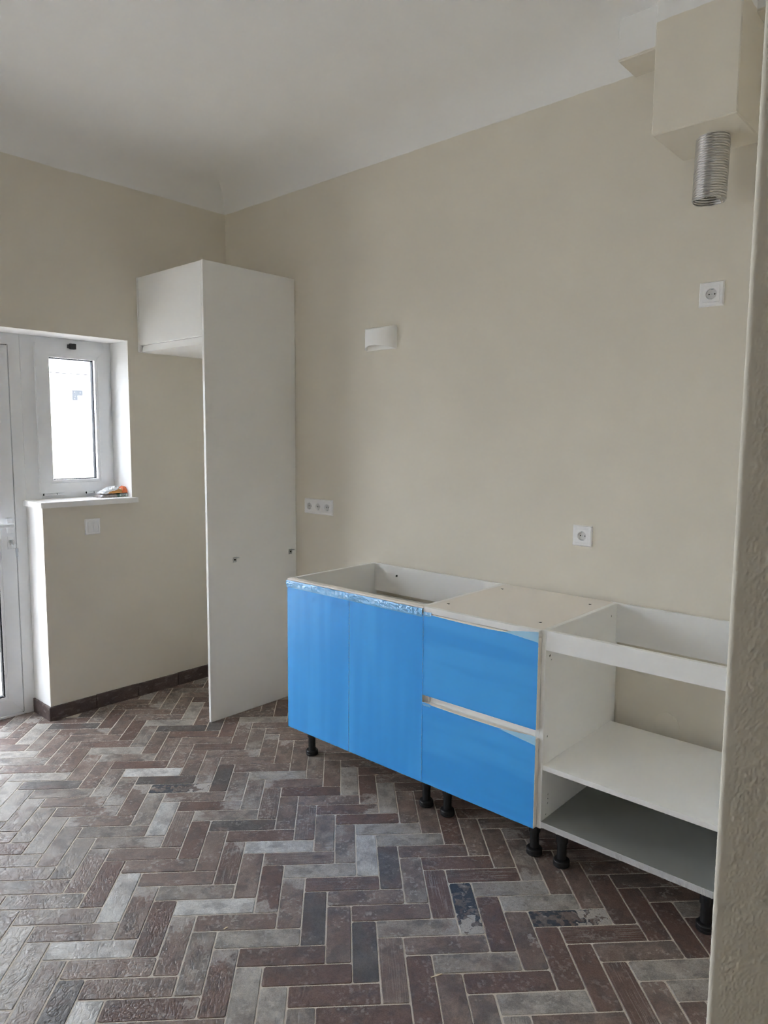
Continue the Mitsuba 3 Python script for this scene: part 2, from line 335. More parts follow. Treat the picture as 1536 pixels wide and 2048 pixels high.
add('door_1__gasket', cat(bx(FX - 0.04, FX - 0.012, D1 - 0.001, D1 + 0.0045, 0.01, 1.962), bx(FX - 0.04, FX - 0.012, D0, D1, 1.957, 1.963), bx(FX - 0.04, FX - 0.002, D1 - 0.006, D1 + 0.004, 0.006, 0.04)), 'gasket')
hd = add('door_1__handle', cat(bx(FX + 0.002, FX + 0.012, -1.262, -1.230, 0.985, 1.07, 0.004), cyl((FX + 0.01, -1.246, 1.033), (FX + 0.045, -1.246, 1.033), 0.010), bx(FX + 0.034, FX + 0.05, -1.385, -1.232, 1.022, 1.044, 0.006)), 'white_pvc', 30)
add('door_1__lock_plate', bx(FX + 0.002, FX + 0.007, -1.259, -1.233, 0.905, 0.975, 0.003), 'white_pvc')
add('door_1__lock', cat(cyl((FX + 0.006, -1.246, 0.945), (FX + 0.020, -1.246, 0.945), 0.0085), bx(FX + 0.006, FX + 0.018, -1.2495, -1.2425, 0.928, 0.945, 0.002)), 'steel', 30)
lab('door_1__lock', 'steel key cylinder')
lab('door_1', 'white framed glazed garden door beside the small window', 'door', kind='structure')
add('window_2__frame', cat(ring(W2[0], W2[1], W2[2], W2[3], 0.06, 0.06, fr0, fr1), member((W2[0] + W2[1]) / 2 - 0.04, (W2[0] + W2[1]) / 2 + 0.04, W2[2] + 0.06, W2[3] - 0.06)), 'white_pvc')
add('window_2__pane', trimesh.Trimesh(np.array([[FX - 0.03, y, z] for y, z in ((W2[0] + 0.06, W2[2] + 0.06), (W2[1] - 0.06, W2[2] + 0.06), (W2[1] - 0.06, W2[3] - 0.06), (W2[0] + 0.06, W2[3] - 0.06))]), np.array([[0, 1, 2], [0, 2, 3]]), process=False), 'glass')
lab('window_2', 'wide white framed window further along the garden door wall', 'window', kind='structure')
# keys hanging from the lock
kx = FX + 0.024
add('door_keys__key', cat(bx(kx - 0.004, kx + 0.012, -1.2475, -1.2445, 0.94, 0.95, 0.0005), bx(kx + 0.01, kx + 0.03, -1.248, -1.244, 0.932, 0.958, 0.003)), 'steel')
a = np.linspace(0, 2 * np.pi, 15)
add('door_keys__ring', tube([(kx + 0.024 + 0.002 * math.cos(t), -1.238 + 0.013 * math.cos(t), 0.926 + 0.014 * math.sin(t)) for t in a], 0.0011, 6), 'steel')
add('door_keys__key', cat(bx(kx + 0.022, kx + 0.025, -1.234, -1.222, 0.890, 0.914, 0.002), bx(kx + 0.0225, kx + 0.0245, -1.231, -1.225, 0.866, 0.892, 0.0006)), 'steel')
add('door_keys__key', cat(bx(kx + 0.026, kx + 0.029, -1.240, -1.229, 0.888, 0.912, 0.002), bx(kx + 0.0265, kx + 0.0285, -1.238, -1.232, 0.872, 0.89, 0.0006)), 'steel')
lab('door_keys', 'bunch of small steel keys hanging from the lock of the garden door', 'keys')

# skirting tiles
for i, (y0, y1) in enumerate(((-1.166, -0.912), (-0.909, -0.661), (-0.658, -0.402), (-0.399, -0.145), (-0.142, -0.012))):
    add('baseboard_left__tile', bx(0.0, 0.011, y0, y1, -0.003, 0.074 + 0.002 * (i % 2), 0.0018), 'skirt_brick')
add('baseboard_left__tile', bx(FX + 0.002, 0.0, PIER - 0.0115, PIER, -0.003, 0.074, 0.0018), 'skirt_brick')
def skirt(p, n, uv):
    s = dr.floor((p.y + 1.166) / 0.255)
    v = fbm(p.x * 12 + p.y * 14, p.z * 26, s * 3.0, 4)
    col = mix((0.060, 0.045, 0.042), (0.125, 0.09, 0.082), v)
    sc = smoothstep(0.62, 0.72, fbm(p.x * 40 + p.y * 30, p.z * 70, 3.0, 4))
    return mix(col, (0.38, 0.36, 0.34), sc * 0.16) * (0.85 + 0.3 * noise(p.x * 300 + p.y * 300, p.z * 300))
mat('skirt_brick', proc(skirt), 0.5, 0.4, bump=lambda p, n, uv: fbm(p.x * 60 + p.y * 60, p.z * 60, 0.0, 3), scale=0.001)
lab('baseboard_left', 'dark brown brick skirting tiles along the garden door wall', 'skirting', kind='structure')

# ------------------------------------------------------------------ herringbone bricks
BW, BL, BA, BB = 0.0770072, 0.2532682, -0.0453061, 0.0887677
def E(x, y): return np.array([x * CT + y * ST, x * ST - y * CT])
def W(e): e = np.asarray(e, float); return np.stack([e[..., 0] * CT + e[..., 1] * ST, e[..., 0] * ST - e[..., 1] * CT], -1)
floor_area = shapely.union_all([sbox(0.0, YF, 6.4, 0.0), sbox(FX - 0.03, DW, 0.0, PIER)]).difference(stub).difference(sbox(-0.01, PIER - 0.0115, 0.011, 0.0))
TONES = {0: [(2,-3,1),(5,-2,0),(5,-2,1),(6,-3,0),(7,-2,0),(11,-3,0),(12,-5,1),(12,-4,1),(13,-2,0),(14,-4,1),(14,-3,0),(14,-2,1),(14,-1,0),(15,-5,1),(15,-2,0),(16,-4,1),(16,-2,0),(18,-5,0),(18,-5,1),(18,-3,0),(18,-2,1),(18,-1,0),(19,-4,0),(20,-4,0),(20,-3,1),(20,-2,0),(21,-4,0),(21,-2,0),(22,-4,0),(22,-4,1),(22,-3,1),(22,-1,0),(23,-1,1),(24,-3,0),(24,-3,1),(24,-2,1),(24,-1,1),(24,0,0),(25,-3,1),(25,-2,0),(25,-2,1),(25,-1,1),(25,0,0),(26,-3,1),(26,-2,1),(26,-1,1),(26,0,0),(27,-2,1)], 1: [(-2,-4,1),(1,-4,1),(1,-3,0),(1,-3,1),(2,-4,1),(2,-3,0),(3,-4,0),(3,-4,1),(4,-4,1),(4,-3,1),(5,-4,1),(5,-3,1),(6,-3,1),(6,-2,0),(6,-2,1),(7,-4,0),(7,-3,1),(7,-1,0),(8,-4,0),(8,-4,1),(8,-3,1),(8,-2,0),(8,-2,1),(8,-1,0),(8,-1,1),(9,-4,0),(9,-2,0),(9,-2,1),(9,-1,0),(9,-1,1),(10,-3,0),(10,-2,0),(10,-2,1),(10,-1,0),(10,-1,1),(11,-5,1),(11,-4,1),(11,-1,0),(11,-1,1),(12,-4,0),(12,-3,1),(12,-2,0),(12,-2,1),(12,-1,0),(13,-4,0),(13,-4,1),(13,-3,1),(13,-1,0),(13,-1,1),(14,-5,0),(14,-5,1),(14,-4,0),(14,-3,1),(14,-2,0),(14,-1,1),(15,-4,1),(15,-1,0),(15,-1,1),(16,-5,0),(16,-5,1),(16,-3,0),(16,-2,1),(16,-1,0),(16,-1,1),(17,-5,0),(17,-4,0),(17,-4,1),(17,-2,1),(17,-1,0),(17,-1,1),(18,-1,1),(19,-4,1),(19,-3,0),(19,-2,0),(19,-2,1),(19,-1,0),(20,-3,0),(20,-2,1),(20,-1,0),(20,-1,1),(21,-4,1),(21,-1,0),(21,-1,1),(22,-3,0),(22,-2,1),(22,-1,1),(23,-4,1),(23,-3,1),(23,-2,1),(23,-1,0),(23,0,0),(24,-1,0),(25,-1,0),(26,-3,0),(26,-2,0),(26,-1,0),(27,-3,1)], 2: [(-3,-4,1),(0,-4,1),(2,-4,0),(3,-3,1),(6,-5,1),(6,-4,0),(6,-4,1),(7,-5,1),(7,-4,1),(7,-2,1),(9,-5,1),(9,-4,1),(10,-5,0),(10,-5,1),(10,-4,0),(10,-3,1),(11,-5,0),(11,-4,0),(11,-3,1),(11,-2,1),(12,-5,0),(12,-3,0),(12,-1,1),(13,-5,0),(15,-6,1),(15,-4,0),(15,-3,1),(16,-3,1),(17,-5,1),(19,-3,1),(21,-5,1),(21,-3,0),(21,-2,1),(23,-3,0),(27,-1,0)], 3: [(0,-3,0),(4,-2,0),(5,-4,0),(8,-3,0),(9,-3,1),(13,-3,0),(16,-6,1),(18,-4,1),(18,-3,1),(20,-4,1)], 4: [(7,-3,0),(10,-4,1),(13,-5,1),(15,-5,0),(15,-3,0),(16,-4,0),(17,-6,1),(17,-3,1)], 5: [(9,-3,0),(21,-3,1),(24,-2,0)], 6: [(-1,-4,1),(1,-4,0),(3,-2,0),(4,-5,1),(4,-4,0),(4,-3,0),(5,-5,1),(8,-5,1),(11,-2,0),(13,-6,1),(13,-2,1),(14,-6,1),(15,-2,1),(17,-3,0),(17,-2,0),(18,-4,0),(18,-2,0),(19,-5,1),(20,-5,1),(22,-2,0),(23,-2,0),(25,-4,1),(25,-3,0),(27,-2,0),(28,-2,0)]}
SPECIAL = {b: t for t, l in TONES.items() for b in l}
def project(P):
    d = np.asarray(P) - CAM; z = d @ FW
    return np.stack([768 + F * (d @ RT) / z, 1024 - F * (d @ UP) / z], -1), z
frame = sbox(0, 0, 1536, 2048)
bricks = []
for k in range(-40, 110):
    for m_ in range(-20, 22):
        for t in (0, 1):
            e10, e20 = (BA + k * BW + m_ * BL, BB + k * BW - m_ * BL) if t == 0 else (BA + k * BW + m_ * BL + BL, BB + (k + 1) * BW - m_ * BL - BL)
            l1, l2 = (BL, BW) if t == 0 else (BW, BL)
            c = W((e10 + l1 / 2, e20 + l2 / 2))
            if not (-0.4 < c[0] < 6.6 and YF - 0.2 < c[1] < 0.2):
                continue
            bricks.append((k, m_, t, e10, e20, l1, l2, c))
shown = []
for b in bricks:
    k, m_, t, e10, e20, l1, l2, c = b
    seed = (k * 7919 + m_ * 104729 + t * 1299709) % 100003
    r = np.random.default_rng(seed)
    g = 0.0021
    pts = [(e10 + g, e20 + g), (e10 + l1 - g, e20 + g), (e10 + l1 - g, e20 + l2 - g), (e10 + g, e20 + l2 - g)]
    pts = np.array(pts) + r.uniform(-0.0009, 0.0009, (4, 2))
    poly = Polygon(pts)
    rr = r.uniform(0.003, 0.008)
    poly = poly.buffer(-rr).buffer(rr, quad_segs=2)
    wp = Polygon(W(np.array(poly.exterior.coords)))
    if not floor_area.contains(wp):
        wp = wp.intersection(floor_area)
        wp = max(getattr(wp, 'geoms', [wp]), key=lambda q: q.area) if not wp.is_empty else wp
        if wp.is_empty or wp.geom_type != 'Polygon' or wp.area < 2e-4:
            continue
    if (k, m_, t) in SPECIAL:
        tone = SPECIAL[k, m_, t]
    else:
        tone = r.choice([0, 1, 2, 3, 6], p=[0.26, 0.42, 0.18, 0.05, 0.09])
    wp = shapely.geometry.polygon.orient(wp, 1.0)
    top = wp.buffer(-0.0015, join_style='mitre')
    if top.is_empty or top.geom_type != 'Polygon':
        continue
    n0 = np.array(wp.exterior.coords)[:-1]; n1 = np.array(shapely.geometry.polygon.orient(top, 1.0).exterior.coords)[:-1]
    if len(n0) != len(n1):
        n1 = n0 + (np.array(wp.centroid.coords[0]) - n0) * 0.012
    else:
        j = np.argmin(np.linalg.norm(n1 - n0[0], axis=1)); n1 = np.roll(n1, -j, axis=0)
    tilt = r.uniform(-0.004, 0.004, 2); h0 = r.uniform(-0.0004, 0.0006)
    hz = lambda q: h0 + (q - c) @ tilt
    n = len(n0)
    V = np.vstack([np.c_[n0, np.full(n, -0.006)], np.c_[n0, hz(n0) - 0.0016], np.c_[n1, hz(n1)], [[*wp.centroid.coords[0], h0]]])
    V[-1, 2] = hz(V[-1:, :2])[0]
    i = np.arange(n); i2 = (i + 1) % n
    Fc = np.vstack([np.c_[i, i2, i2 + n], np.c_[i, i2 + n, i + n], np.c_[i + n, i2 + n, i2 + 2 * n], np.c_[i + n, i2 + 2 * n, i + 2 * n], np.c_[i + 2 * n, i2 + 2 * n, np.full(n, 3 * n)]])
    e = np.stack([V[:, 0] * CT + V[:, 1] * ST, V[:, 0] * ST - V[:, 1] * CT], 1)
    a_, c_ = ((e[:, 0] - e10) / l1, (e[:, 1] - e20) / l2) if t == 0 else ((e[:, 1] - e20) / l2, (e[:, 0] - e10) / l1)
    if (seed >> 3) & 1 and tone != 5:
        a_ = 1 - a_
    uv = np.c_[tone + np.clip(a_, 0.01, 0.99), seed % 997 + np.clip(c_, 0.01, 0.99)]
    px, z = project(V[:3 * n])
    seen = 0.0
    if z.min() > 0.05:
        hp = shapely.MultiPoint(px).convex_hull
        seen = hp.intersection(frame).area
    shown.append((seen, V, Fc, uv))
order = sorted(range(len(shown)), key=lambda i: -shown[i][0])
for i in sorted(order[:300]):
    s, V, Fc, uv = shown[i]
    add('floor__brick', trimesh.Trimesh(V, Fc, process=False), 'brick', uv=uv)
rest = [shown[i] for i in order[300:]]
off = np.cumsum([0] + [len(q[1]) for q in rest])
V = np.vstack([q[1] for q in rest]); Fc = np.vstack([q[2] + o for q, o in zip(rest, off)]); uv = np.vstack([q[3] for q in rest])
add('floor__brickwork', trimesh.Trimesh(V, Fc, process=False), 'brick', uv=uv); lab('floor__brickwork', kind='stuff')

# ------------------------------------------------------------------ tall fridge housing
t_ = 0.018
add('fridge_housing__side_panel', bx(XP - t_, XP, YP, -0.004, 0.001, HP), 'melamine')
lab('fridge_housing__side_panel', 'tall white side panel reaching the floor')
add('fridge_housing__side_panel', bx(0.001, 0.017, YP, -0.004, 1.9625, HP), 'melamine')
add('fridge_housing__body', cat(bx(0.0172, XP - t_ - 0.0002, YP + 0.03, -0.004, 1.9635, 1.9815), bx(0.0172, XP - t_ - 0.0002, YP + 0.02, -0.004, HP - 0.018, HP - 0.001),
                                bx(0.0172, XP - t_ - 0.0002, -0.02, -0.004, 1.982, HP - 0.019)), 'melamine')
add('fridge_housing__door', bx(0.0195, XP - t_ - 0.0025, YP + 0.0005, YP + 0.0185, 2.000, HP - 0.0015, 0.0012), 'melamine')
rail = Polygon([(YP + 0.010, 1.9628), (YP + 0.040, 1.9628), (YP + 0.040, 1.9985), (YP + 0.018, 1.9985)])
add('fridge_housing__handle_rail', prism(rail, 0, 0.026, XP - t_ - 0.0005), 'melamine')
for y in (-0.433, -0.048):
    b = add('fridge_housing__bracket', cat(bx(XP, XP + 0.0025, y - 0.012, y + 0.012, 0.835, 0.863, 0.0006), bx(XP, XP + 0.03, y - 0.012, y + 0.012, 0.8605, 0.863, 0.0006)), 'zinc')
    add(b + '__screw', cyl((XP + 0.002, y, 0.849), (XP + 0.0045, y, 0.849), 0.0045, n=14), 'hole_dark', 40)
    lab(b, 'small grey metal angle bracket')
lab('fridge_housing', 'tall white fridge housing in the room corner with an overhead flap cupboard', 'cabinet')

# ------------------------------------------------------------------ base cabinets
def leg(cab, x, y):
    k = add(f'{cab}__leg', lathe([(0, 0.026), (0.0165, 0.026), (0.0165, 0.085), (0.0205, 0.087), (0.0205, 0.150), (0.030, 0.152), (0.030, ZB), (0, ZB)], (x, y, 0), 24), 'black_plastic', 35)
    add(f'{k}__foot', lathe([(0, 0.0006), (0.026, 0.0006), (0.0285, 0.003), (0.0285, 0.009), (0.0265, 0.0105), (0.0265, 0.0125), (0.0285, 0.014), (0.0285, 0.021), (0.026, 0.0245), (0.019, 0.027), (0, 0.027)], (x, y, 0), 28), 'black_plastic', 35)
def legs(cab, x0, x1):
    for x in (x0, x1):
        for y in (-0.488, -0.09):
            leg(cab, x, y)
def hole(cab, c, axis, r=0.005, name='screw_hole'):
    c = np.array(c, float); d = np.zeros(3); d[axis] = 1
    add(f'{cab}__{name}', cyl(c - d * 0.004, c + d * 0.0004, r, n=16), 'hole_dark', 40)
BT = 0.016
def carcass(cab, x0, x1, m='melamine'):
    add(f'{cab}__side_panel', bx(x0 + 0.0003, x0 + BT, YC, -0.010, ZB, ZT), m)
    add(f'{cab}__side_panel', bx(x1 - BT, x1 - 0.0003, YC, -0.010, ZB, ZT), m)

def ragged(x0, x1, z0, z1, top=0.0, bot=0.0, n=60, seed=0, dip=None):
    """outline of a film sheet in (x, z) with an uneven top and bottom edge"""
    r = np.random.default_rng(seed); x = np.linspace(x0, x1, n)
    w = np.interp(np.linspace(0, 1, n), np.linspace(0, 1, 11), r.uniform(-1, 1, 11)); w2 = np.interp(np.linspace(0, 1, n), np.linspace(0, 1, 9), r.uniform(-1, 1, 9))
    zt = z1 + top * w + (dip(x) if dip else 0)
    zb = z0 + bot * w2
    return Polygon(np.vstack([np.c_[x, zb], np.c_[x, zt][::-1]]))

def crumple(x0, x1, ya, za, yb, zb_, amp, n=120, m=9, seed=0, ragged_edge=0.002):
    """a loose strip of film: from edge (ya, za) to edge (yb, zb_) along x, creased"""
    u, v = np.meshgrid(np.linspace(0, 1, n), np.linspace(0, 1, m), indexing='ij')
    x = x0 + (x1 - x0) * u
    q = np.stack([x * 38, v * 2.2, np.zeros_like(x) + seed], -1)
    r1 = np.abs(meshkit.fbm(q, 3, seed) - 0.5) * 2
    q2 = np.stack([(x + 0.014 * v) * 95, v * 3, np.zeros_like(x) + seed + 4], -1)
    r2 = np.abs(meshkit.fbm(q2, 2, seed + 9) - 0.5) * 2
    gate = np.clip((meshkit.noise(np.stack([x * 9, x * 0, x * 0 + seed], -1), seed) - 0.36) * 3.2, 0.22, 1)
    d = amp * gate * (1.2 * (1 - r1) + 0.8 * (1 - r2) - 0.9) * np.sin(np.pi * np.clip(v, 0.02, 0.98)) ** 0.5
    e = ragged_edge * (meshkit.noise(np.stack([x * 30, x * 0, v * 0 + seed + 2], -1), seed) - 0.5) * (v > 0.99)
    y = ya + (yb - ya) * v - d; z = za + (zb_ - za) * v + e
    P = np.stack([x, y, z], -1).reshape(-1, 3)
    i, j = np.meshgrid(np.arange(n - 1), np.arange(m - 1), indexing='ij'); a = (i * m + j).ravel()
    Q = np.c_[a, a + m, a + m + 1, a + 1]
    back = P + np.array([0, 0.0003, 0])
    N = len(P)
    Fq = np.vstack([Q, Q[:, ::-1] + N])
    return trimesh.Trimesh(np.vstack([P, back]), np.vstack([Fq[:, [0, 1, 2]], Fq[:, [0, 2, 3]]]), process=False)

def add_crumple(key, made):
    return add(key, made, 'film_loose')

def film_sheet(key, poly, y, roll):
    m = prism(poly, 1, y - 0.0004, y)
    return add(key, m, 'film', uv=np.tile([float(roll), 0.5], (len(m.vertices), 1)))

# sink unit: open top, two doors
cab = 'sink_cabinet'
carcass(cab, X1, X3)
add(f'{cab}__back_rail', bx(X1 + BT, X3 - BT, -0.026, -0.010, 0.7185, ZT - 0.0008), 'melamine')
add(f'{cab}__back_panel', bx(X1 + BT, X3 - BT, -0.022, -0.016, ZB + BT, 0.700), 'melamine')
add(f'{cab}__front_rail', cat(bx(X1 + BT, X3 - BT, YC, YC + 0.016, 0.765, ZT - 0.0008), bx(X1 + 0.001, X3 - 0.001, YC - 0.0175, YC + 0.0002, 0.8515, ZT, 0.0015)), 'edge_band')
add(f'{cab}__bottom', bx(X1 + BT, X3 - BT, YC, -0.010, ZB, ZB + BT), 'melamine')
ZD1 = 0.8275
for i, (a, b) in enumerate(((X1 + 0.0015, X2 - 0.0012), (X2 + 0.0012, X3 - 0.0015))):
    d = add(f'{cab}__door', bx(a, b, YD + 0.0002, YC - 0.0004, ZB + 0.0005, ZD1, 0.0012), 'edge_band')
    film_sheet(d + '__film', sbox(a - 0.0002, ZB + 0.0002, b + 0.0002, ZD1 + 0.0006), YD + 0.0002, 0)
    lab(d + '__film', 'smooth blue protective film')
    add_crumple(d + '__loose_film', crumple(a - (0.004 if i == 0 else 0), b - 0.0004, YD - 0.0006, ZD1 - 0.009, YC - 0.0186, 0.8515, 0.0072, seed=11 + i, n=260, m=12))
    lab(d + '__loose_film', 'creased light blue film overhanging the top edge')
hole(cab, (1.43, -0.0264, 0.812), 1, 0.0045)
legs(cab, X1 + 0.045, X3 - 0.058)
lab(cab, 'open topped sink cabinet with two doors in blue film, nearest the fridge housing', 'cabinet')

# drawer unit
cab = 'drawer_cabinet'
carcass(cab, X3, X4)
add(f'{cab}__top', bx(X3 + 0.0008, X4 - 0.0008, YC, -0.020, ZT - 0.0155, ZT + 0.0004, 0.0006), 'edge_band')
add(f'{cab}__bottom', bx(X3 + BT, X4 - BT, YC, -0.010, ZB, ZB + BT), 'melamine')
add(f'{cab}__back_panel', bx(X3 + BT, X4 - BT, -0.022, -0.016, ZB + BT, 0.84), 'melamine')
add(f'{cab}__front_rail', cat(bx(X3 + 0.0005, X4 - 0.0015, YC - 0.016, YC - 0.0002, 0.836, ZT, 0.001), bx(X3 + BT, X4 - BT, YC, YC + 0.016, 0.78, ZT - 0.016)), 'melamine')
prof = Polygon([(YC - 0.001, 0.470), (YC - 0.001, 0.476), (YC + 0.008, 0.480), (YC + 0.013, 0.488), (YC + 0.014, 0.500), (YC + 0.008, 0.512), (YC - 0.001, 0.520), (YC + 0.022, 0.520), (YC + 0.022, 0.470)])
add(f'{cab}__grip_profile', prism(prof, 0, X3 + 0.018, X4 - 0.017), 'melamine', 30)
lab(f'{cab}__grip_profile', 'white recessed grip rail between the drawers')
dz = ((0.5125, 0.8345, 31), (ZB + 0.0005, 0.481, 32))
for i, (z0, z1, sd) in enumerate(dz):
    d = add(f'{cab}__drawer_front', bx(X3 + 0.0015, X4 - 0.0010, YD + 0.0002, YC - 0.0004, z0, z1, 0.0012), 'edge_band')
    sag = (lambda x: -0.0075 * np.sin(np.pi * np.clip((x - X3 - 0.02) / 0.42, 0, 1)) ** 0.7) if i == 0 else (lambda x: -0.004 * np.sin(np.pi * np.clip((x - X3) / 0.5, 0, 1)))
    p = ragged(X3 - 0.0005, X4 - 0.0032, z0 + 0.0002, z1 + 0.0003, 0.0006, 0.0003, seed=sd, dip=sag)
    film_sheet(d + '__film', p, YD + 0.0002, 1)
    lab(d + '__film', 'smooth blue protective film')
    # film standing proud of the drawer's right end and the crumpled corner at its left
    r0 = X4 - 0.135 if i == 0 else X4 - 0.15
    xx = np.linspace(r0, X4 - 0.0020, 24); f = (xx - r0) / (xx[-1] - r0)
    up = z1 - 0.006 + (0.026 if i == 0 else 0.016) * f ** 0.6; lo = z1 - 0.004 - (0.012 if i == 0 else 0.018) * f
    P = np.vstack([np.c_[xx, lo], np.c_[xx, up][::-1]])
    m = prism(Polygon(P), 1, YD - 0.0020, YD - 0.0016)
    add(d + '__loose_film', m, 'film_pale')
    lab(d + '__loose_film', 'pale flap of peeling film')
    add_crumple(d + '__loose_film', crumple(X3 + 0.0005, X3 + 0.040, YD - 0.0008, z1 - 0.010, YC - 0.0172, z1 + (0.006 if i == 0 else 0.002), 0.003, n=40, m=8, seed=sd + 3))
# thin curled edge of film running down the joint between door and drawers
pts = [(X3 + 0.0017 + 0.0008 * math.sin(9 * s), YD - 0.0012 - 0.0010 * abs(math.sin(31 * s)), 0.825 - 0.66 * s) for s in np.linspace(0, 1, 60)]
add(f'{cab}__film_edge', tube(pts, 0.0009, 6), 'film_loose')
for x, y in ((2.104, -0.495), (2.104, -0.115), (2.5075, -0.498), (2.5075, -0.118)):
    hole(cab, (x, y, ZT + 0.0004), 2, 0.0055)
legs(cab, X3 + 0.050, X4 - 0.056)
lab(cab, 'white drawer cabinet with two drawers in blue film, between the other base cabinets', 'cabinet')

# oven unit: open
cab = 'oven_cabinet'
carcass(cab, X4, X5)
add(f'{cab}__back_rail', bx(X4 + BT, X5 - BT, -0.026, -0.010, 0.7045, ZT - 0.0008), 'melamine')
add(f'{cab}__front_rail', bx(X4 + BT + 0.0003, X5 - BT - 0.0003, YC + 0.0006, YC + 0.0166, 0.7915, ZT - 0.0004), 'melamine')
add(f'{cab}__shelf', bx(X4 + BT, X5 - BT, YC + 0.003, -0.045, 0.3695, 0.3875), 'melamine')
add(f'{cab}__bottom', bx(X4 + BT, X5 - BT, YC + 0.001, -0.010, 0.1655, 0.185), 'grey_laminate')
lab(f'{cab}__bottom', 'grey bottom panel')
xr = np.arange(X4 + BT + 0.001, X5 - BT - 0.004, 0.0042)
rib = [(X4 + BT + 0.0002, YC + 0.001)] + [q for x in xr for q in ((x, YC - 0.0004), (x + 0.0008, YC - 0.0024), (x + 0.0030, YC - 0.0024), (x + 0.0038, YC - 0.0004))] + [(X5 - BT, YC + 0.001)]
add(f'{cab}__edge_strip', prism(Polygon(rib), 2, 0.1655, 0.1855), 'ribbed')
lab(f'{cab}__edge_strip', 'ribbed grey edge strip')
for y, z, r in ((-0.549, 0.767, 0.004), (-0.538, 0.751, 0.0022), (-0.550, 0.482, 0.003), (-0.532, 0.267, 0.0022), (-0.532, 0.251, 0.0022), (-0.533, 0.235, 0.0022), (-0.544, 0.198, 0.0026), (-0.073, 0.817, 0.003)):
    hole(cab, (X4 + BT, y, z), 0, r)
legs(cab, X4 + 0.053, X5 - 0.060)
lab(cab, 'open white oven cabinet with bare shelves and no back, beside the partition wall', 'cabinet')

a = np.arange(48) * 2 * np.pi / 48
add('junction_box_cover', lathe([(0, 0), (0.0465, 0), (0.0465, 0.0022), (0.0445, 0.003), (0, 0.0034)], (0, 0, 0), 48).apply_transform(trimesh.transformations.rotation_matrix(math.pi / 2, [1, 0, 0])).apply_translation((2.782, 0.0, 0.416)), 'cap_paint', 30)
mat('cap_paint', CREAM, 0.7, 0.3)
lab('junction_box_cover', 'flat round cream blanking cover on the wall inside the open cabinet', 'cover plate')

# ------------------------------------------------------------------ wall lamp
def sconce():
    xc, hw, D = 1.2945, 0.1015, 0.062
    n, mz = 40, 12
    u = np.linspace(-1, 1, n)
    prof = lambda s: -D * np.maximum(1 - s ** 2, 0) ** 0.55 - 0.004 * (1 - np.abs(s))
    zb, zt, cut = 1.936, 2.046, 0.017
    V = []
    for s_, inner in ((1.0, 0), (0.955, 1)):
        y = prof(u) * s_ + (0.003 if inner else 0); x = xc + u * hw * s_
        lo = zb + cut * (1 - u ** 2); hi = zt - cut * (1 - u ** 2)
        f = np.linspace(0, 1, mz)
        V.append(np.stack([np.repeat(x, mz), np.minimum(np.repeat(y, mz), -0.0005), (lo[:, None] + (hi - lo)[:, None] * f).ravel()], 1))
    N = n * mz; V = np.vstack(V); Q = []
    for i in range(n - 1):
        for j in range(mz - 1):
            a = i * mz + j; b = a + mz
            Q += [(a, b, b + 1, a + 1), (N + a, N + a + 1, N + b + 1, N + b)]
        a, b = i * mz, (i + 1) * mz
        Q.append((a, N + a, N + b, b)); a += mz - 1; b += mz - 1; Q.append((a, b, N + b, N + a))
    Q = np.array(Q)
    return trimesh.Trimesh(V, np.vstack([Q[:, [0, 1, 2]], Q[:, [0, 2, 3]]]), process=False)
add('wall_lamp__shade', sconce(), 'white_plaster', 40)
add('wall_lamp__back_plate', bx(1.199, 1.390, -0.006, 0.0, 1.9345, 2.0465, 0.001), 'white_plaster')
lab('wall_lamp', 'curved white plaster wall lamp on the long wall', 'wall lamp')

# ------------------------------------------------------------------ sockets and switch
def ring_poly(r, n=28):
    a = np.arange(n) * 2 * np.pi / n; return np.c_[r * np.cos(a), r * np.sin(a)]
def socket(thing, key_prefix, xc, zc, centers, w, h):
    """frame of w x h on the back wall (faces -y) with one insert per centre"""
    outer = [(-w / 2, -h / 2), (w / 2, -h / 2), (w / 2, h / 2), (-w / 2, h / 2)]
    fr = hull([(xc + x * s, y, zc + z * s) for s, y in ((1, -0.0005), (1, -0.003)) for x, z in outer] + [(xc + x - math.copysign(0.004, x), -0.0095, zc + z - math.copysign(0.004, z)) for x, z in outer])
    for c in centers:
        fr = fr - manifold3d.Manifold.cube((0.0565, 0.02, 0.0565), True).translate((xc + c, -0.006, zc))
    add(f'{thing}__frame', fr, 'white_plastic')
    for c in centers:
        x = xc + c
        ins = tm(manifold3d.Manifold.cube((0.0555, 0.0095, 0.0555), True).translate((x, -0.0053, zc)) - tm2(cyl((x, -0.02, zc), (x, -0.001, zc), 0.0195, 0.0185, 32)))
        k = add(f'{thing}__insert', ins, 'white_plastic')
        add(f'{k}__well', cyl((x, -0.0012, zc), (x, -0.0005, zc), 0.0192, 0.0192, 32), 'socket_grey')
        add(f'{k}__pin_hole', cyl((x - 0.0095, -0.0016, zc), (x - 0.0095, -0.0005, zc), 0.0026, n=14), 'hole_dark')
        add(f'{k}__pin_hole', cyl((x + 0.0095, -0.0016, zc), (x + 0.0095, -0.0005, zc), 0.0026, n=14), 'hole_dark')
        add(f'{k}__centre_screw', cyl((x, -0.0020, zc), (x, -0.0005, zc), 0.0024, n=14), 'zinc')
        for s in (-1, 1):
            add(f'{k}__earth_clip', bx(x - 0.004, x + 0.004, -0.0085, -0.001, zc + s * 0.0178 - 0.002, zc + s * 0.0178 + 0.002, 0.0006), 'zinc')
def tm2(t):
    return manifold3d.Manifold(manifold3d.Mesh(vert_properties=np.asarray(t.vertices, np.float32), tri_verts=np.asarray(t.faces, np.uint32)))
socket('triple_socket', '', 0.832, 1.116, (-0.0713, 0, 0.0713), 0.226, 0.0845); lab('triple_socket', 'white triple power socket above the sink cabinet', 'power socket')
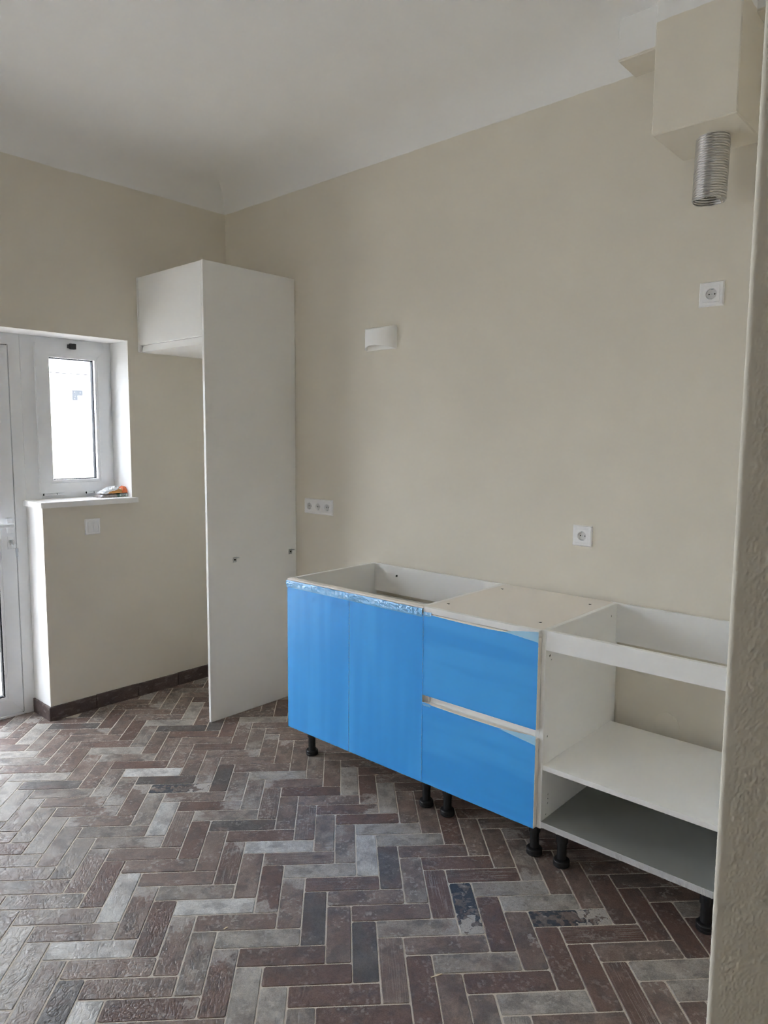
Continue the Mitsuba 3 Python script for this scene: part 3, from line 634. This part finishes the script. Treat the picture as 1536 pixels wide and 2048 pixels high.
socket('wall_socket', '', 2.4085, 1.1075, (0,), 0.0850, 0.0850); lab('wall_socket', 'white single power socket low on the wall above the drawer cabinet', 'power socket')
socket('wall_socket_001', '', 2.8635, 2.0088, (0,), 0.0838, 0.0840); lab('wall_socket_001', 'white single power socket high on the wall below the metal duct', 'power socket')
yc_, zc_ = -0.8955, 1.0105
o = [(-0.042, -0.042), (0.042, -0.042), (0.042, 0.042), (-0.042, 0.042)]
fr = hull([(x, yc_ + a, zc_ + b) for x in (0.0003, 0.003) for a, b in o] + [(0.0095, yc_ + a - math.copysign(0.003, a), zc_ + b - math.copysign(0.003, b)) for a, b in o]) - manifold3d.Manifold.cube((0.03, 0.058, 0.058), True).translate((0.014, yc_, zc_))
add('light_switch__frame', fr, 'white_plastic')
for s in (-1, 1):
    add('light_switch__rocker', bx(0.0003, 0.0108, yc_ + s * 0.01425 - 0.0137, yc_ + s * 0.01425 + 0.0137, zc_ - 0.0282, zc_ + 0.0282, 0.0012), 'white_plastic')
lab('light_switch', 'white double light switch below the window sill', 'light switch')

# ------------------------------------------------------------------ flexible duct
def duct():
    xc, yc, r0 = 2.886, -0.135, 0.0515
    na, per = 72, 26
    z = np.linspace(2.492, 2.283, per * 6 + 1); a = np.arange(na) * 2 * np.pi / na
    Rr = r0 + 0.0017 * np.sin(2 * np.pi * np.arange(len(z)) / 6)
    jag = 0.003 * meshkit.noise(np.c_[a * 3, a * 0, a * 0], 3) - 0.022 * np.exp(-((a - 5.85) / 0.10) ** 2) - 0.010 * np.exp(-((a - 5.6) / 0.10) ** 2)
    V = []
    for s in (1, 0.985):
        R = Rr * s if s == 1 else Rr - 0.0010
        zz = z[:, None] + np.where(np.arange(len(z))[:, None] > len(z) - 8, jag[None] * ((np.arange(len(z))[:, None] - len(z) + 8) / 7), 0)
        flare = 1 + np.where(np.arange(len(z))[:, None] > len(z) - 5, 0.05 * np.exp(-((a[None] - 5.85) / 0.2) ** 2), 0)
        V.append(np.stack([xc + R[:, None] * np.cos(a) * flare - 0.003 * (2.49 - zz) / 0.2, yc + R[:, None] * np.sin(a) * flare - 0.004 * (2.49 - zz) / 0.2, zz], -1).reshape(-1, 3))
    n = len(z); i, j = np.meshgrid(np.arange(n - 1), np.arange(na), indexing='ij'); i, j = i.ravel(), j.ravel(); j2 = (j + 1) % na
    q = np.c_[i * na + j, (i + 1) * na + j, (i + 1) * na + j2, i * na + j2]
    N = n * na; e = np.arange(na); e2 = (e + 1) % na; L = (n - 1) * na
    Q = np.vstack([q, q[:, ::-1] + N, np.c_[L + e, N + L + e, N + L + e2, L + e2]])
    return trimesh.Trimesh(np.vstack(V), np.vstack([Q[:, [0, 1, 2]], Q[:, [0, 2, 3]]]), process=False)
add('vent_duct', duct(), 'aluminium', 60); lab('vent_duct', 'short ribbed aluminium duct hanging from the cream boxing, torn at its end', 'duct')

# ------------------------------------------------------------------ things on the window sill
ZSI = 1.1565
def pillow(x0, x1, y0, y1, z0, h, seed, bump=0.002, n=26, taper=1.0):
    u, v = np.meshgrid(np.linspace(-1, 1, n), np.linspace(-1, 1, n), indexing='ij')
    prof = np.maximum((1 - u ** 4) * (1 - v ** 4), 0) ** 0.5
    h = h * (taper + (1 - taper) * np.clip((v + 1) / 1.3, 0, 1) ** 0.8)
    q = np.stack([u * 3, v * 3, u * 0 + seed], -1)
    zt = z0 + 0.0012 + h * prof * (0.75 + 0.5 * meshkit.fbm(q, 3, seed)) + bump * (np.abs(meshkit.fbm(q * 2.5, 3, seed + 5) - 0.5) * 2) * prof ** 0.3
    zb = np.full_like(zt, z0 + 0.0002)
    x = (x0 + x1) / 2 + u * (x1 - x0) / 2; y = (y0 + y1) / 2 + v * (y1 - y0) / 2
    P = np.vstack([np.stack([x, y, zt], -1).reshape(-1, 3), np.stack([x, y, zb], -1).reshape(-1, 3)])
    i, j = np.meshgrid(np.arange(n - 1), np.arange(n - 1), indexing='ij'); a = (i * n + j).ravel()
    Q = np.c_[a, a + n, a + n + 1, a + 1]; N = n * n
    rim = np.concatenate([np.arange(n) * n, (n - 1) * n + np.arange(1, n), (n - 1 - np.arange(1, n)) * n + n - 1, (n - 1 - np.arange(1, n - 1))]); r2 = np.roll(rim, -1)
    Q = np.vstack([Q, Q[:, ::-1] + N, np.c_[rim, rim + N, r2 + N, r2]])
    m = trimesh.Trimesh(P, np.vstack([Q[:, [0, 1, 2]], Q[:, [0, 2, 3]]]), process=False)
    return m
def label_pack(p, n, uv):
    foil = mix((0.10, 0.07, 0.07), (0.45, 0.43, 0.42), fbm(p.y * 90, p.z * 90, p.x * 90, 3))
    green = smoothstep(-0.722, -0.717, p.y)
    return mix(foil, (0.10, 0.19, 0.16), green)
mat('packet_print', proc(label_pack), 0.3, 0.6)
mat('orange_plastic', (0.72, 0.17, 0.045), 0.35, 0.5)
mat('clear_wrap', (0.70, 0.72, 0.74), 0.12, 0.9)
mat('amber_food', proc(lambda p, n, uv: mix((0.42, 0.16, 0.03), (0.62, 0.32, 0.08), fbm(p.y * 120, p.x * 120, p.z * 120, 3))), 0.3, 0.7)
add('food_packet__pouch', pillow(-0.145, -0.052, -0.815, -0.664, ZSI, 0.020, 3), 'packet_print', 40)
add('food_packet__label', bx(-0.0525, -0.0485, -0.706, -0.664, ZSI + 0.002, ZSI + 0.018, 0.0004), 'label_white')
for i, (w_, o_) in enumerate(((0.002, 0.006), (0.0012, 0.010), (0.0028, 0.0135), (0.001, 0.018), (0.002, 0.0215), (0.0012, 0.026), (0.003, 0.030), (0.0012, 0.035))):
    add('food_packet__bar', bx(-0.0486, -0.0482, -0.706 + o_, -0.706 + o_ + w_, ZSI + 0.004, ZSI + 0.016, 0.0001), 'hole_dark')
mat('label_white', (0.62, 0.70, 0.68), 0.4, 0.4)
lab('food_packet', 'flat dark food packet with a barcode lying on the window sill', 'packet')
add('snack_bag__bag', pillow(-0.132, -0.058, -0.800, -0.684, ZSI + 0.0225, 0.033, 8, 0.012, 34, 0.12), 'clear_wrap', False)
add('snack_bag__filling', pillow(-0.128, -0.054, -0.768, -0.668, ZSI + 0.0224, 0.023, 5, 0.005, 26, 0.5), 'amber_food', 40)
add('snack_bag__end', pillow(-0.120, -0.050, -0.690, -0.655, ZSI + 0.0225, 0.031, 6, 0.007, 26, 0.7), 'orange_plastic', 40)
lab('snack_bag__end', 'orange folded end'); lab('snack_bag__bag', 'clear crinkled wrapper')
lab('snack_bag', 'clear snack bag with an orange end lying on top of the flat packet', 'bag')
add('pen_cap', cyl((-0.050, -0.652, ZSI + 0.006), (-0.044, -0.634, ZSI + 0.006), 0.0058, 0.005, 18), 'black_plastic', 40)
lab('pen_cap', 'tiny black cap at the corner of the window sill', 'cap')

# ------------------------------------------------------------------ shavings on the floor
for i, (x, y, an, l) in enumerate(((2.610, -1.200, 1.12, 0.034), (2.014, -1.484, 1.45, 0.014), (1.674, -0.436, 0.9, 0.020))):
    m = hull([(s * l / 2 * math.cos(an) + q * 0.0016 * math.sin(an), s * l / 2 * math.sin(an) - q * 0.0016 * math.cos(an), zz) for s in (-1, 1) for q in (-1, 1) for zz in (0.0009, 0.0030 if s > 0 else 0.0018)])
    m = tm(m); m.apply_translation((x, y, 0))
    k = add('wood_shaving', m, 'cork_wood')
    lab(k, ('longest pale wood shaving on the brick floor', 'short pale wood shaving on the open brick floor', 'pale wood shaving on the floor by the sink cabinet')[i], 'wood shaving', 'wood shavings on the floor')

# ------------------------------------------------------------------ courtyard
add('courtyard_ground', bx(-6.5, -0.35, -7.0, 6.0, -0.25, -0.05), 'court_stone'); lab('courtyard_ground', 'pale stone ground of the courtyard outside the door', 'ground', kind='structure')
add('courtyard_wall__wall', bx(-2.7, -2.5, -7.0, 6.0, -0.25, 2.03), 'court_plaster')
add('courtyard_wall__coping', bx(-2.73, -2.47, -7.0, 6.0, 2.036, 2.07, 0.004), 'court_plaster')
lab('courtyard_wall', 'bright white courtyard wall seen through the small window', 'wall')
br = cat(bx(-2.5, -2.494, 0.162, 0.207, 1.805, 1.893, 0.0005), bx(-2.5, -2.494, 0.207, 0.253, 1.848, 1.893, 0.0005))
add('metal_bracket__plate', br, 'bracket_grey')
for y, z in ((0.18, 1.875), (0.23, 1.872), (0.185, 1.84), (0.18, 1.818)):
    add('metal_bracket__bolt', cyl((-2.494, y, z), (-2.491, y, z), 0.0028, n=12), 'zinc')
lab('metal_bracket', 'grey L shaped metal plate bolted to the courtyard wall outside the window', 'bracket')
